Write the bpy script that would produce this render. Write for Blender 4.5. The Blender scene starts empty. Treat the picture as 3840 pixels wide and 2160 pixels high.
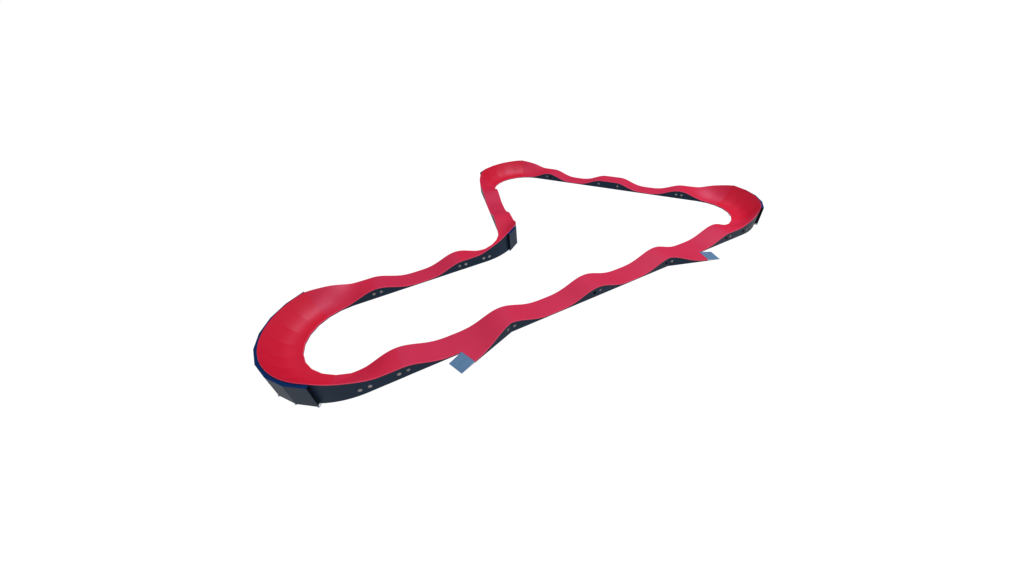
# Modular red pump track on a white studio ground (close-up of one object).
# All plan dimensions are in module units (1 unit = one 4 m roller module) and
# are multiplied by S when meshes are made.
import bpy, bmesh, math
from mathutils import Vector, Matrix
from mathutils.geometry import delaunay_2d_cdt

S = 4.0
scene = bpy.context.scene
COL = scene.collection

# ------------------------------------------------------------------ materials
def new_mat(name):
    m = bpy.data.materials.new(name)
    m.use_nodes = True
    nt = m.node_tree
    return m, nt, nt.nodes['Principled BSDF']

def painted(name, base, rough, spec, tint=None, var=0.06, scale=3.0, bump=0.0, bump_scale=120.0, rough_var=0.08):
    m, nt, p = new_mat(name)
    N, L = nt.nodes, nt.links
    tc = N.new('ShaderNodeTexCoord')
    n1 = N.new('ShaderNodeTexNoise'); n1.inputs['Scale'].default_value = scale
    n1.inputs['Detail'].default_value = 6
    L.new(tc.outputs['Object'], n1.inputs['Vector'])
    ramp = N.new('ShaderNodeMapRange')
    ramp.inputs['From Min'].default_value = 0.3; ramp.inputs['From Max'].default_value = 0.7
    ramp.inputs['To Min'].default_value = 1 - var; ramp.inputs['To Max'].default_value = 1 + var
    L.new(n1.outputs['Fac'], ramp.inputs['Value'])
    mul = N.new('ShaderNodeVectorMath'); mul.operation = 'SCALE'
    mul.inputs[0].default_value = base
    L.new(ramp.outputs['Result'], mul.inputs['Scale'])
    L.new(mul.outputs['Vector'], p.inputs['Base Color'])
    r2 = N.new('ShaderNodeMapRange')
    r2.inputs['From Min'].default_value = 0.3; r2.inputs['From Max'].default_value = 0.7
    r2.inputs['To Min'].default_value = rough - rough_var; r2.inputs['To Max'].default_value = rough + rough_var
    n2 = N.new('ShaderNodeTexNoise'); n2.inputs['Scale'].default_value = scale * 7
    n2.inputs['Detail'].default_value = 4
    L.new(tc.outputs['Object'], n2.inputs['Vector'])
    L.new(n2.outputs['Fac'], r2.inputs['Value'])
    L.new(r2.outputs['Result'], p.inputs['Roughness'])
    p.inputs['Specular IOR Level'].default_value = spec
    if tint: p.inputs['Specular Tint'].default_value = (*tint, 1)
    if bump > 0:
        n3 = N.new('ShaderNodeTexNoise'); n3.inputs['Scale'].default_value = bump_scale
        n3.inputs['Detail'].default_value = 3
        L.new(tc.outputs['Object'], n3.inputs['Vector'])
        b = N.new('ShaderNodeBump'); b.inputs['Strength'].default_value = bump
        b.inputs['Distance'].default_value = 0.004
        L.new(n3.outputs['Fac'], b.inputs['Height'])
        L.new(b.outputs['Normal'], p.inputs['Normal'])
    return m

M_RED = painted('red_riding_coat', (0.425, 0.0158, 0.0500), 0.38, 0.17, (0.8, 0.6, 1.0), var=0.02, scale=1.2, bump=0.12, rough_var=0.04)
M_BANK = painted('bank_red_with_shade', (0.465, 0.0048, 0.0240), 0.38, 0.17, (0.8, 0.6, 1.0), var=0.02, scale=1.2, bump=0.12, rough_var=0.04)  # same deck red, deepened to put the bank's shade and red bounce into the colour
M_TRANS = painted('transition_red_with_shade', (0.450, 0.0110, 0.0385), 0.38, 0.17, (0.8, 0.6, 1.0), var=0.02, scale=1.2, bump=0.12, rough_var=0.04)  # in-between red: part of the bank's shade is put into the colour
def satin(m, fac, rough, tint):
    # satin top coat: a small even share of glossy over the matt paint
    nt = m.node_tree; N, L = nt.nodes, nt.links
    p = N['Principled BSDF']; p.inputs['Specular IOR Level'].default_value = 0.0
    g = N.new('ShaderNodeBsdfGlossy'); g.inputs['Color'].default_value = (*tint, 1); g.inputs['Roughness'].default_value = rough
    mx = N.new('ShaderNodeMixShader'); mx.inputs['Fac'].default_value = fac
    L.new(p.outputs['BSDF'], mx.inputs[1]); L.new(g.outputs['BSDF'], mx.inputs[2])
    L.new(mx.outputs['Shader'], N['Material Output'].inputs['Surface'])
satin(M_RED, 0.027, 0.46, (1.0, 0.68, 1.0))
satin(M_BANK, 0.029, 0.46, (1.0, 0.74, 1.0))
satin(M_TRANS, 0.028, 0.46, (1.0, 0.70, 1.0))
M_EDGE = painted('red_edge_painted_light', (0.60, 0.048, 0.098), 0.5, 0.15, (0.8, 0.5, 1.0), var=0.02, rough_var=0.04)  # light caught by the rounded edge, painted in as a paler red
M_WALL = painted('dark_navy_panel', (0.0080, 0.0185, 0.0370), 0.50, 0.10, (0.8, 0.9, 1.0), var=0.06, scale=1.5, rough_var=0.02)
M_LEDGE = painted('navy_ledge_coat', (0.0024, 0.0180, 0.082), 0.6, 0.04, (0.6, 0.8, 1.0), var=0.05, rough_var=0.02)
M_HOLE = painted('grey_inner_ply', (0.26, 0.24, 0.24), 0.75, 0.2, var=0.06)
M_HOLED = painted('painted_inner_shade', (0.006, 0.007, 0.010), 0.8, 0.03, var=0.06)  # shade inside the hollows, painted in as a near-black colour
M_STEEL = painted('blue_grey_steel', (0.070, 0.145, 0.258), 0.45, 0.30, (0.85, 0.93, 1.0), var=0.07, scale=6.0)
M_BARE = painted('bare_metal_edge', (0.36, 0.39, 0.43), 0.5, 0.3, var=0.05)
M_FOOT = painted('galvanised_foot', (0.70, 0.73, 0.80), 0.45, 0.3, var=0.03)

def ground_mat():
    # white floor given a glow of its own, which hides contact shadows
    m, nt, p = new_mat('white_glowing_floor')
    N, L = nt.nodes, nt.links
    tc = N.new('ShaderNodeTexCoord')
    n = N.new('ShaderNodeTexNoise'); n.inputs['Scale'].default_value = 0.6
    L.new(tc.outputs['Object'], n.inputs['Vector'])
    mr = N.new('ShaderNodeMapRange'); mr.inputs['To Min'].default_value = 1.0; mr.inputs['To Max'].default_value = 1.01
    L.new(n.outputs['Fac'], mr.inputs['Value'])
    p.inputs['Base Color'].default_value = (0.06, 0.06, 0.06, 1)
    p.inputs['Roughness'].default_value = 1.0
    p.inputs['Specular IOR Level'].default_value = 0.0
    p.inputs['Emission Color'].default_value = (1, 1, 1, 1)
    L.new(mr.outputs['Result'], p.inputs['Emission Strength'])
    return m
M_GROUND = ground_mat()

# ------------------------------------------------------------------ objects
ORG = {}
def obj(name, bm, mats, parent=None, origin=None, sharp=32):
    """link one mesh object whose vertices are given in module units, world space"""
    if origin is None:
        xs = [v.co.x for v in bm.verts]; ys = [v.co.y for v in bm.verts]; zs = [v.co.z for v in bm.verts]
        origin = Vector(((min(xs) + max(xs)) / 2, (min(ys) + max(ys)) / 2, min(zs)))
    for v in bm.verts: v.co = (v.co - origin) * S
    bmesh.ops.recalc_face_normals(bm, faces=bm.faces)
    me = bpy.data.meshes.new(name)
    bm.to_mesh(me); bm.free()
    for m in (mats if isinstance(mats, (list, tuple)) else [mats]): me.materials.append(m)
    me.polygons.foreach_set('use_smooth', [True] * len(me.polygons))
    me.set_sharp_from_angle(angle=math.radians(sharp))
    o = bpy.data.objects.new(name, me)
    COL.objects.link(o)
    ORG[o.name] = origin
    po = Vector((0, 0, 0))
    if parent is not None:
        o.parent = parent
        po = ORG[parent.name]
    o.location = (origin - po) * S
    return o

def V2(x, y): return Vector((x, y))
def dirv(deg): return V2(math.cos(math.radians(deg)), math.sin(math.radians(deg)))
def left(v): return V2(-v.y, v.x)

# ------------------------------------------------------------------ profile
W = 0.25                     # track width
CREST, VALLEY = 0.1215, 0.0195
TH = 0.0085                  # thickness of the riding deck
RI, RO, RC = 0.5, 0.75, 0.625
RB = 0.764                   # outer radius along the bank (the deck flares out by 14 mm per unit)
LEAD = 0.2701755688          # straight lead of each curve transition
FLAT = 0.2474898754          # table top between two crests
RP, HP = 0.798, 0.2374       # back panel radius and height
PANEL_T = 0.005

def prof(d):
    d = min(abs(d), 0.5)
    return VALLEY + (CREST - VALLEY) * ((1 + math.cos(2 * math.pi * d)) / 2) ** 1.7

# lip height of the outer edge: by distance along the outer edge from the crest
LIP = [(0.0, CREST), (0.08, CREST), (0.15, 0.1225), (0.21, 0.1245), (LEAD, 0.1370)]
LIP += [(LEAD + RO * math.radians(a), z) for a, z in
        ((6, 0.162), (12, 0.1865), (17.5, 0.2045), (23.2, 0.2235), (27, 0.2360), (30, 0.2440), (37, 0.2505), (60, 0.2505))]
def hermite(tab, x):
    n = len(tab)
    if x <= tab[0][0]: return tab[0][1]
    if x >= tab[-1][0]: return tab[-1][1]
    i = max(k for k in range(n) if tab[k][0] <= x)
    def sl(k):
        if k == 0 or k == n - 1: return 0.0
        a = (tab[k][1] - tab[k-1][1]) / (tab[k][0] - tab[k-1][0]); b = (tab[k+1][1] - tab[k][1]) / (tab[k+1][0] - tab[k][0])
        return 0.0 if a * b <= 0 else 2 * a * b / (a + b)
    h = tab[i+1][0] - tab[i][0]; t = (x - tab[i][0]) / h
    return ((2*t**3 - 3*t**2 + 1) * tab[i][1] + (t**3 - 2*t**2 + t) * h * sl(i)
            + (-2*t**3 + 3*t**2) * tab[i+1][1] + (t**3 - t**2) * h * sl(i+1))
def lip(d): return hermite(LIP, d)

# ------------------------------------------------------------------ deck solid
NX = 16
def deck(rings):
    """rings: (inner xy, outer xy, z inner, z outer, exponent[, outer xy on the flat facet]); returns bmesh of the solid deck.
    material slot 0 = riding face, 1 = rounded edge"""
    bm = bmesh.new()
    rows = []
    ch = 0.0028
    for rg in rings:
        a, b, za, zb, e = rg[:5]
        bc = rg[5] if len(rg) > 5 else b
        BC = Vector((bc.x, bc.y, 0))
        A, B = Vector((a.x, a.y, 0)), Vector((b.x, b.y, 0))
        w = (B - A).length
        row = [A + Vector((0, 0, za - TH)), A + Vector((0, 0, za - ch))]
        c = min(ch / w, 0.3)
        ts = [c + (1 - 2 * c) * (k / NX) for k in range(NX + 1)]
        for t in ts:
            tt = (t - c) / (1 - 2 * c)
            q = min(max((tt - 0.72) / 0.28, 0.0), 1.0)
            row.append(A.lerp(BC.lerp(B, q * q * (3 - 2 * q)), t) + Vector((0, 0, za + (zb - za) * tt ** e)))
        row.append(B + Vector((0, 0, zb - ch)))
        row.append(B + Vector((0, 0, zb - TH)))
        # underside follows the same curve
        for k in (12, 8, 4):
            tt = k / NX
            row.append(A.lerp(B, ts[k]) + Vector((0, 0, za + (zb - za) * tt ** e - TH * 1.1)))
        rows.append([bm.verts.new(p) for p in row])
    n = len(rows[0])
    top0, top1 = 2, 2 + NX
    for i in range(len(rows) - 1):
        for k in range(n):
            k2 = (k + 1) % n
            vs = [rows[i][k], rows[i][k2], rows[i+1][k2], rows[i+1][k]]
            try: f = bm.faces.new(vs)
            except ValueError: continue
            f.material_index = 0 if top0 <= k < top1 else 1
    return bm

# ------------------------------------------------------------------ walls with round holes
def wall(pts, inward, holes=(), bottom=0.0, thick=0.006):
    """pts: (xy, ztop) polyline; inward: list of unit xy normals pointing into the module; holes: (u, z, radius)"""
    us = [0.0]
    for i in range(1, len(pts)): us.append(us[-1] + (pts[i][0] - pts[i-1][0]).length)
    outline = [V2(us[i], bottom) for i in range(len(pts))] + [V2(us[i], max(pts[i][1], bottom + 0.002)) for i in reversed(range(len(pts)))]
    vs = list(outline)
    n = len(outline)
    ed = [(i, (i + 1) % n) for i in range(n)]
    for (hu, hz, hr) in holes:
        b = len(vs)
        for k in range(28):
            a = 2 * math.pi * k / 28
            vs.append(V2(hu + hr * math.cos(a), hz + hr * math.sin(a)))
        ed += [(b + k, b + (k + 1) % 28) for k in range(28)]
    rv, _, rf0, *_ = delaunay_2d_cdt(vs, ed, [], 0, 1e-7)
    def top_at(u):
        i = 0
        while i < len(us) - 2 and us[i+1] < u: i += 1
        t = (u - us[i]) / max(us[i+1] - us[i], 1e-9)
        return pts[i][1] + (pts[i+1][1] - pts[i][1]) * t
    rf = []
    for f in rf0:
        cu = sum(rv[i].x for i in f) / len(f); cz = sum(rv[i].y for i in f) / len(f)
        if cz > max(top_at(cu), bottom + 0.002): continue
        if any((cu - hu) ** 2 + (cz - hz) ** 2 < (hr * 0.98) ** 2 for hu, hz, hr in holes): continue
        rf.append(f)
    def at(u):
        i = 0
        while i < len(us) - 2 and us[i+1] < u: i += 1
        t = (u - us[i]) / max(us[i+1] - us[i], 1e-9)
        return pts[i][0].lerp(pts[i+1][0], t), inward[i].lerp(inward[i+1], t).normalized()
    bm = bmesh.new()
    outer, inner = [], []
    for v in rv:
        p, nn = at(v.x)
        outer.append(bm.verts.new((p.x, p.y, v.y)))
        q = p + nn * thick
        inner.append(bm.verts.new((q.x, q.y, v.y)))
    cnt = {}
    for f in rf:
        if len(f) < 3: continue
        bm.faces.new([outer[i] for i in f]); bm.faces.new([inner[i] for i in reversed(f)])
        for i in range(len(f)):
            a, b = f[i], f[(i + 1) % len(f)]
            cnt.setdefault(frozenset((a, b)), []).append((a, b))
    for k, l in cnt.items():
        if len(l) == 1:
            a, b = l[0]
            bm.faces.new([outer[b], outer[a], inner[a], inner[b]])
    return bm, at

HOLE_R, HOLE_Z, HOLE_D = 0.0182, 0.0566, 0.0387
def add_wall(parent, pts, inward, holes=(), thick=0.006):
    """holes: (u, dark)"""
    bm, at = wall(pts, inward, [(u, HOLE_Z, HOLE_R) for u, dk in holes], 0.0, thick)
    w = obj('side_wall', bm, M_WALL, parent)
    for u, dk in holes:
        p, nn = at(u)
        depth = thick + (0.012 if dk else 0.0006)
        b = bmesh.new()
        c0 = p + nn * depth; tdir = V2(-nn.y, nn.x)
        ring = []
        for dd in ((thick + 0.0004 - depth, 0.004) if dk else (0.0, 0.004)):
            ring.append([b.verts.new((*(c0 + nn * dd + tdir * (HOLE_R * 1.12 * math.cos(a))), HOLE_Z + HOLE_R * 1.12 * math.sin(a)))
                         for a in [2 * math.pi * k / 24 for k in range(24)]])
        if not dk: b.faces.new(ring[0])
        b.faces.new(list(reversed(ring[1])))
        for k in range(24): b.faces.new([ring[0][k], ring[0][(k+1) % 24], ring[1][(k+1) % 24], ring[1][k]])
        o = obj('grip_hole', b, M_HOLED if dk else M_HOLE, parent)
        if dk: o['label'] = 'grip hole with the inside shade painted dark'
    return w

# ------------------------------------------------------------------ the thing
track = bpy.data.objects.new('pump_track', None)
COL.objects.link(track)
track.empty_display_size = 1.0
ORG[track.name] = Vector((2.0, 1.5, 0))
track.location = ORG[track.name] * S
track['label'] = 'red pump track loop with dark navy sides, rollers and banked turns on white ground'
track['category'] = 'pump track'

EPS = 0.0
def part(name, rings, label=None):
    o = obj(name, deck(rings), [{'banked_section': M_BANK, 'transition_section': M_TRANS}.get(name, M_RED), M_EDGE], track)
    if label: o['label'] = label
    return o

def straight_section(name, start, heading, length, zf, holesL, holesR, label=None):
    """a straight piece; zf(d) = deck height; holesL / holesR: (d, dark) on the left / right wall"""
    h = dirv(heading); n = left(h)
    N = max(6, int(length / 0.02))
    ds = [EPS + (length - 2 * EPS) * k / N for k in range(N + 1)]
    rings = [(start + h * d + n * (W / 2), start + h * d - n * (W / 2), zf(d), zf(d), 1.0) for d in ds]
    o = part(name, rings, label)
    for sgn, hl in ((1, holesL), (-1, holesR)):
        pts = [(start + h * d + n * (sgn * (W / 2 - 0.0015)), zf(d) - TH) for d in ds]
        add_wall(o, pts, [-n * sgn] * len(pts), [(d - EPS, dk) for d, dk in hl])
    return o

def arc_pts(c, phi, r, poly):
    """point on a circle (poly: on the 15 degree chords instead)"""
    if not poly: return c + dirv(phi) * r
    a = math.floor(phi / 15 + 1e-6) * 15
    t = (phi - a) / 15
    return (c + dirv(a) * r).lerp(c + dirv(a + 15) * r, t)

def transition_section(c, phi0, sweep_sign, lead_dir, holesOut, holesIn, label=None, reverse=False):
    """c: curve centre; phi0: polar angle where the arc starts; sweep_sign: +1/-1 way the arc runs (30 degrees);
    lead_dir: unit xy from the arc start back along the straight to the crest joint"""
    rings = []; outer = []; inner = []
    no, ni = [], []
    def add(pi, po, di, do, e, nin):
        zi, zo = prof(di), lip(do)
        rings.append((pi, po, zi, zo, e))
        outer.append((po + nin * 0.0004, zo - TH)); no.append(nin)
        inner.append((pi - nin * 0.0015, zi - TH)); ni.append(-nin)
    r0 = dirv(phi0)
    M = 12
    for k in range(M):
        d = EPS + (LEAD - EPS) * k / M
        off = lead_dir * (LEAD - d)
        add(c + r0 * RI + off, c + r0 * RO + off, d, d, 1.0 + 0.5 * (d / LEAD) ** 2, -r0)
    for k in range(0, 11):
        a = 3.0 * k
        ph = phi0 + sweep_sign * a
        rr = dirv(ph)
        add(arc_pts(c, ph, RI, True), c + rr * (RO + (RB - RO) * a / 30), LEAD + RI * math.radians(a), LEAD + RO * math.radians(a), 1.5 + 1.6 * (a / 30), -rr)
    o = part('transition_section', rings, label)
    add_wall(o, outer, no, holesOut, thick=0.0024)
    add_wall(o, inner, ni, holesIn)
    return o

def banked_section(c, a0, a1, d_of, foot_end=False, cap0=False, cap1=False, label=None):
    """15 degree banked piece between polar angles a0 < a1; d_of(phi) gives degrees from the nearer arc end"""
    rings = []; inner = []; ni = []; outer = []; no = []
    K = 6
    for k in range(K + 1):
        ph = a0 + (a1 - a0) * k / K
        rr = dirv(ph)
        zo = lip(LEAD + RO * math.radians(d_of(ph)))
        pi = arc_pts(c, ph, RI, True)
        rings.append((pi, c + rr * RB, VALLEY, zo, 3.1, arc_pts(c, ph, RB, True)))
        inner.append((pi + rr * 0.0015, VALLEY - TH)); ni.append(rr)
        outer.append((c + rr * (RB - 0.0004), zo - TH)); no.append(-rr)
    o = part('banked_section', rings, label)
    add_wall(o, inner, ni)
    add_wall(o, outer, no, thick=0.0024)
    # back panel (a flat board) and the ledge on top of it
    def board(p0, p1, q0, q1, z0, z1):
        b = bmesh.new()
        lo = [b.verts.new((*p, z0)) for p in (p0, p1, q1, q0)]; hi = [b.verts.new((*p, z1)) for p in (p0, p1, q1, q0)]
        b.faces.new(lo[::-1]); b.faces.new(hi)
        for i in range(4): b.faces.new([lo[i], lo[(i+1) % 4], hi[(i+1) % 4], hi[i]])
        return b
    g = 0.02
    P0, P1 = c + dirv(a0 + g) * RP, c + dirv(a1 - g) * RP
    Q0, Q1 = c + dirv(a0 + g) * (RP - PANEL_T), c + dirv(a1 - g) * (RP - PANEL_T)
    obj('back_panel', board(P0, P1, Q0, Q1, 0.004, HP - 0.0052), M_WALL, o, sharp=20)
    b = bmesh.new()
    zt, zb = HP, HP - 0.005
    K2 = 6
    outr = [(c + dirv(a0 + g) * (RP + 0.0008)).lerp(c + dirv(a1 - g) * (RP + 0.0008), k / K2) for k in range(K2 + 1)]
    innr = [c + dirv(a0 + g + (a1 - a0 - 2 * g) * k / K2) * (RB + 0.0005) for k in range(K2 + 1)]
    to = [b.verts.new((*p, zt)) for p in outr]; ti = [b.verts.new((*p, zt)) for p in innr]
    bo = [b.verts.new((*p, zb)) for p in outr]; bi = [b.verts.new((*p, zb)) for p in innr]
    for k in range(K2):
        b.faces.new([to[k], to[k+1], ti[k+1], ti[k]]); b.faces.new([bo[k], bi[k], bi[k+1], bo[k+1]])
        b.faces.new([to[k], bo[k], bo[k+1], to[k+1]]); b.faces.new([ti[k], ti[k+1], bi[k+1], bi[k]])
    b.faces.new([to[0], ti[0], bi[0], bo[0]]); b.faces.new([to[-1], bo[-1], bi[-1], ti[-1]])
    obj('ledge', b, M_LEDGE, o, sharp=20)
    # feet under the panel corners
    for a, do in ((a0, True), (a1, foot_end)):
        if not do: continue
        rr = dirv(a); t = left(rr)
        sgn = 1 if a == a0 else -1
        p = c + t * (sgn * 0.001)
        fb = board(p + rr * (RB + 0.004) - t * 0.009, p + rr * (RB + 0.004) + t * 0.009,
                   p + rr * (RP + 0.006) - t * 0.009, p + rr * (RP + 0.006) + t * 0.009, 0.0005, 0.0036)
        # an upstand turns the foot into a little bracket
        up = board(p + rr * (RB + 0.006) - t * 0.002, p + rr * (RB + 0.006) + t * 0.002,
                   p + rr * (RP - 0.0055) - t * 0.002, p + rr * (RP - 0.0055) + t * 0.002, 0.0036, 0.014)
        tmp = bpy.data.meshes.new('tmp'); up.to_mesh(tmp); up.free(); fb.from_mesh(tmp); bpy.data.meshes.remove(tmp)
        obj('foot', fb, M_FOOT, o, sharp=20)
    # plates in the painted shade colour that close the hollow behind the bank, set back from its open ends
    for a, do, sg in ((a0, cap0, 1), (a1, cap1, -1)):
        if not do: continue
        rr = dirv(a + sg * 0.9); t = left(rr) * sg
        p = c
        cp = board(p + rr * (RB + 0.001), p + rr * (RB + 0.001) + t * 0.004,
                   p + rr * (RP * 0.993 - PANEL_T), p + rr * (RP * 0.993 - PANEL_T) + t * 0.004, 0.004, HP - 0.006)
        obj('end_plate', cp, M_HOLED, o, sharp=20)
    return o

def curve(c, phi_start, sweep, n_mid, holes0, holes1, lab=''):
    """one turn: transition, n_mid banked sections of 15 degrees, transition.
    phi_start: polar angle of the arc start, sweep in degrees (positive = counter clockwise)"""
    sg = 1 if sweep > 0 else -1
    back = left(dirv(phi_start)) * (-sg)
    transition_section(c, phi_start, sg, back, holes0[0], holes0[1])
    end = phi_start + sweep
    fwd = left(dirv(end)) * sg
    transition_section(c, end, -sg, fwd, holes1[0], holes1[1])
    lo = min(phi_start, end); hi = max(phi_start, end)
    d_of = lambda ph: min(ph - lo, hi - ph)
    for k in range(n_mid):
        a0 = lo + 30 + 15 * k
        banked_section(c, a0, a0 + 15, d_of, foot_end=(k == n_mid - 1), cap0=(k == 0), cap1=(k == n_mid - 1))

# hole places on a transition wall: near the crest joint, and the pair past it
u1 = 0.311 - HOLE_D; u2 = 0.311 + HOLE_D
def outer_holes(d0=False, d1=False, d2=False): return [(HOLE_D, d0), (u1, d1), (u2, d2)]
def inner_holes(d0=False): return [(HOLE_D, d0)]

roll = lambda d: prof(d) if d < 0.5 else prof(1 - d)
HS = lambda a, b: [(HOLE_D, a), (1 - HOLE_D, b)]

# plan, counter clockwise from the front straight
cLft, cRgt = V2(-LEAD, 0.75), V2(4 + LEAD, 0.75)
# the closing geometry of the loop
pA = V2(0, 0.125)
e1 = cRgt + dirv(30) * RC; p3 = e1 + dirv(120) * LEAD
pC1 = p3 + dirv(120); pC2 = pC1 + dirv(120) * FLAT; pC3 = pC2 + dirv(120)
s2 = pC3 + dirv(120) * LEAD; cBL = s2 + left(dirv(120)) * RC
e2 = cBL + dirv(165) * RC; pD = e2 + dirv(255) * LEAD; pD1 = pD + dirv(255)
s3 = pD1 + dirv(255) * LEAD; cSm = s3 - left(dirv(255)) * RC
pB = V2(1, 1.375)

# front straight: entry, two rollers, exit
def ramp_section(mirror, darkR, darkF):
    """roller module whose outer side splits into a low side ramp; mirror False: joint at x=1, True: joint at x=3"""
    fx = (lambda x: 4 - x) if mirror else (lambda x: x)
    xe, ye = 0.56, -0.163
    xs = sorted(set([EPS + (1 - 2 * EPS) * k / 50 for k in range(51)] + [0.5, 0.503, 0.512, 0.53, 0.545, xe]))
    def ylo(x):
        if x <= 0.5: return 0.0
        if x <= xe: return ye * (x - 0.5) / (xe - 0.5)
        return ye * (1 - x) / (1 - xe)
    rings = [(V2(fx(x), W), V2(fx(x), ylo(x)), roll(x), roll(x), 1.0) for x in xs]
    o = part('ramp_section', rings, 'red roller section that forks into a low side ramp')
    # inner wall
    pts = [(V2(fx(x), W - 0.0015), roll(x) - TH) for x in xs]
    add_wall(o, pts, [V2(0, -1)] * len(pts), [(HOLE_D, False), (1 - HOLE_D, False)])
    # outer wall before the fork
    xa = [x for x in xs if x <= 0.5]
    pts = [(V2(fx(x), 0.0015), roll(x) - TH) for x in xa]
    add_wall(o, pts, [V2(0, 1)] * len(pts), [(HOLE_D - EPS, darkR)])
    # side wall of the ramp
    xb = [x for x in xs if x >= xe]
    nn = V2(ye, -(1 - xe)).normalized()      # outward from the ramp
    nn = V2(-ye, -(1 - xe)).normalized()
    if nn.y > 0: nn = -nn
    nin = V2(-nn.x if mirror else nn.x, nn.y) * -1
    pts = [(V2(fx(x), ylo(x)) + nin * 0.0015, roll(x) - TH) for x in xb]
    L = sum((pts[i+1][0] - pts[i][0]).length for i in range(len(pts) - 1))
    add_wall(o, pts, [nin] * len(pts), [(L - HOLE_D, darkF)])
    # steel plate that feathers the ramp down to the ground
    A, B = V2(0.5, 0.0), V2(xe, ye)
    e = (B - A).normalized(); d = V2(e.y, -e.x)
    if d.x > 0: d = -d
    A2 = A + e * 0.002 + d * 0.0008; B2 = B - e * 0.001 + d * 0.0008
    zt = roll(0.53) + 0.0004
    Ln = 0.150
    b = bmesh.new()
    prof_pts = [(0.0, zt - 0.0145, zt), (Ln * 0.5, 0.0006, zt * 0.52), (Ln, 0.0004, 0.0016)]
    rows = []
    for (t, zl, zh) in prof_pts:
        a_, b_ = A2 + d * t, B2 + d * t
        rows.append([b.verts.new((fx(a_.x), a_.y, zl if t else 0.0006)), b.verts.new((fx(a_.x), a_.y, zh)),
                     b.verts.new((fx(b_.x), b_.y, zh)), b.verts.new((fx(b_.x), b_.y, zl if t else 0.0006))])
    for i in range(2):
        for k in range(4):
            f = b.faces.new([rows[i][k], rows[i][(k+1) % 4], rows[i+1][(k+1) % 4], rows[i+1][k]])
            f.material_index = 1 if k in (0, 2) else 0
    b.faces.new(rows[0]); b.faces.new(rows[-1][::-1])
    pl = obj('ramp_plate', b, [M_STEEL, M_BARE], track, sharp=15)
    pl['label'] = ('blue-grey steel plate at the foot of the far right side ramp' if mirror
                   else 'blue-grey steel plate at the foot of the near side ramp')
    return o

ramp_section(False, False, False)
straight_section('roller_section', V2(1, 0.125), 0, 1, roll, HS(0, 0), [(HOLE_D, False), (1 - HOLE_D, True)])
straight_section('roller_section', V2(2, 0.125), 0, 1, roll, HS(0, 0), [(HOLE_D, False), (1 - HOLE_D, True)])
ramp_section(True, True, False)

# right turn 120 degrees
curve(cRgt, -90, 120, 4, (outer_holes(False, True, False), inner_holes()), (outer_holes(), inner_holes()))
# back straight: roller, table top, roller (left wall faces the camera)
straight_section('roller_section', p3, 120, 1, roll, HS(False, False), HS(False, False))
straight_section('tabletop_section', pC1, 120, FLAT, lambda d: CREST, [], [])
straight_section('roller_section', pC2, 120, 1, roll, HS(False, True), HS(False, False))
# back left turn 135 degrees
curve(cBL, 30, 135, 5, (outer_holes(), inner_holes(False)), (outer_holes(), inner_holes()))
# short left straight (right wall faces left, outside)
straight_section('roller_section', pD, 255, 1, roll, HS(False, False), HS(True, True))
# tight opposite turn 75 degrees, clockwise
curve(cSm, 165 + 180, -75, 1, (outer_holes(), inner_holes(True)), (outer_holes(), inner_holes()))
# inner straight
straight_section('roller_section', pB, 180, 1, roll, HS(False, False), HS(False, False))
# near left turn 180 degrees
curve(cLft, 90, 180, 8, (outer_holes(), inner_holes()), (outer_holes(), inner_holes()))

# ------------------------------------------------------------------ ground
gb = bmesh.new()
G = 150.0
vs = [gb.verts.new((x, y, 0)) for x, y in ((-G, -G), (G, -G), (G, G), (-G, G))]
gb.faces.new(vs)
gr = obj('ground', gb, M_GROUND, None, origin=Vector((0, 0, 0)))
gr['kind'] = 'structure'

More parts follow.
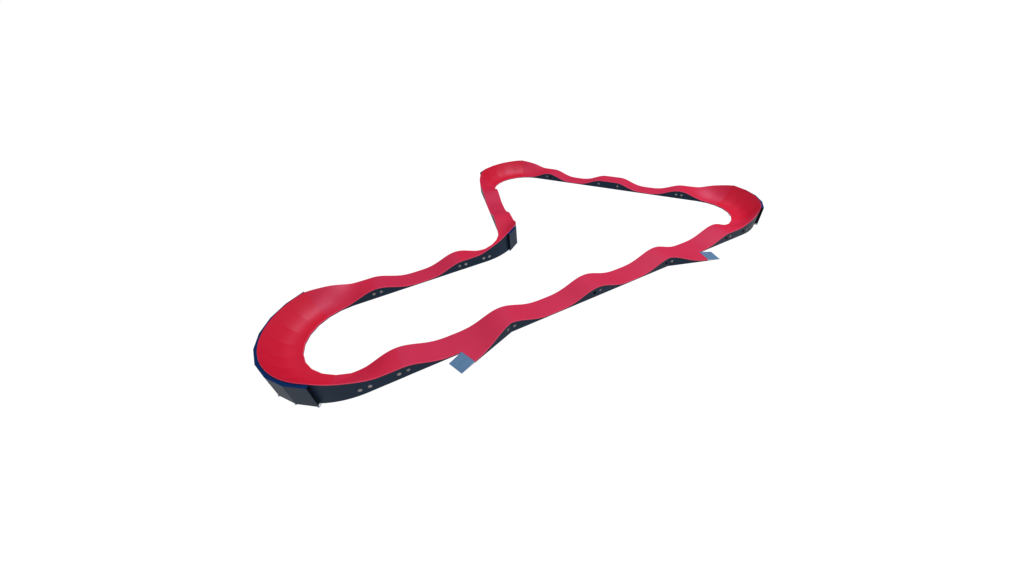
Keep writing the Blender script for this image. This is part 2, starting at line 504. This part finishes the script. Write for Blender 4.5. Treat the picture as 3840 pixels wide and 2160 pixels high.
# ------------------------------------------------------------------ light: white studio surround
world = bpy.data.worlds.new('World'); scene.world = world
world.use_nodes = True
nt = world.node_tree
bg = nt.nodes['Background']
tc = nt.nodes.new('ShaderNodeTexCoord')
sep = nt.nodes.new('ShaderNodeSeparateXYZ'); nt.links.new(tc.outputs['Generated'], sep.inputs[0])
ramp = nt.nodes.new('ShaderNodeValToRGB')      # soft white dome, white at the horizon, brightest half way up
els = ramp.color_ramp.elements
els[0].position = 0.0; els[0].color = (0.5, 0.5, 0.5, 1)
els[1].position = 1.0; els[1].color = (0.42, 0.42, 0.43, 1)
for pos, v in ((0.096, 0.49), (0.12, 0.06), (0.45, 0.10), (0.75, 0.30)):
    e = els.new(pos); e.color = (v, v, v * 1.02, 1)
nt.links.new(sep.outputs['Z'], ramp.inputs['Fac'])
nt.links.new(ramp.outputs['Color'], bg.inputs['Color'])
bg.inputs['Strength'].default_value = 2.06

# one large overhead softbox, high to the right of the loop
def softbox(name, pos, target, size, power):
    l = bpy.data.lights.new(name, 'AREA'); l.shape = 'SQUARE'; l.size = size * S; l.energy = power
    o = bpy.data.objects.new(name, l); COL.objects.link(o)
    o.location = Vector(pos) * S
    o.rotation_euler = (Vector(target) - Vector(pos)).to_track_quat('-Z', 'Y').to_euler()
softbox('overhead_softbox', (4.6, -0.8, 9.0), (2.2, 1.4, 0), 7.0, 15200.0)

# ------------------------------------------------------------------ camera
CAMP = dict(pos=(0.09737421809, -2.05105807085, 2.20950295267), yaw=1.13992997942, pitch=0.64778198319, roll=-0.08581666163, f=1253.68026)
cy, sy = math.cos(CAMP['yaw']), math.sin(CAMP['yaw']); cp, sp = math.cos(CAMP['pitch']), math.sin(CAMP['pitch'])
d = Vector((cp * cy, cp * sy, -sp)); r = Vector((sy, -cy, 0)); u = r.cross(d)
cr, sr = math.cos(CAMP['roll']), math.sin(CAMP['roll'])
r2 = r * cr + u * sr; u2 = -r * sr + u * cr
cam = bpy.data.cameras.new('Camera'); co = bpy.data.objects.new('Camera', cam); COL.objects.link(co)
M = Matrix(((r2.x, u2.x, -d.x), (r2.y, u2.y, -d.y), (r2.z, u2.z, -d.z))).to_4x4()
M.translation = Vector(CAMP['pos']) * S
co.matrix_world = M
cam.sensor_width = 36.0; cam.lens = CAMP['f'] / 3840 * 36.0
cam.clip_start = 0.1; cam.clip_end = 5000
scene.camera = co

scene.view_settings.view_transform = 'Standard'
scene.view_settings.look = 'None'
scene.view_settings.exposure = 0
scene.view_settings.gamma = 1
scene.cycles.max_bounces = 8
scene.cycles.diffuse_bounces = 5
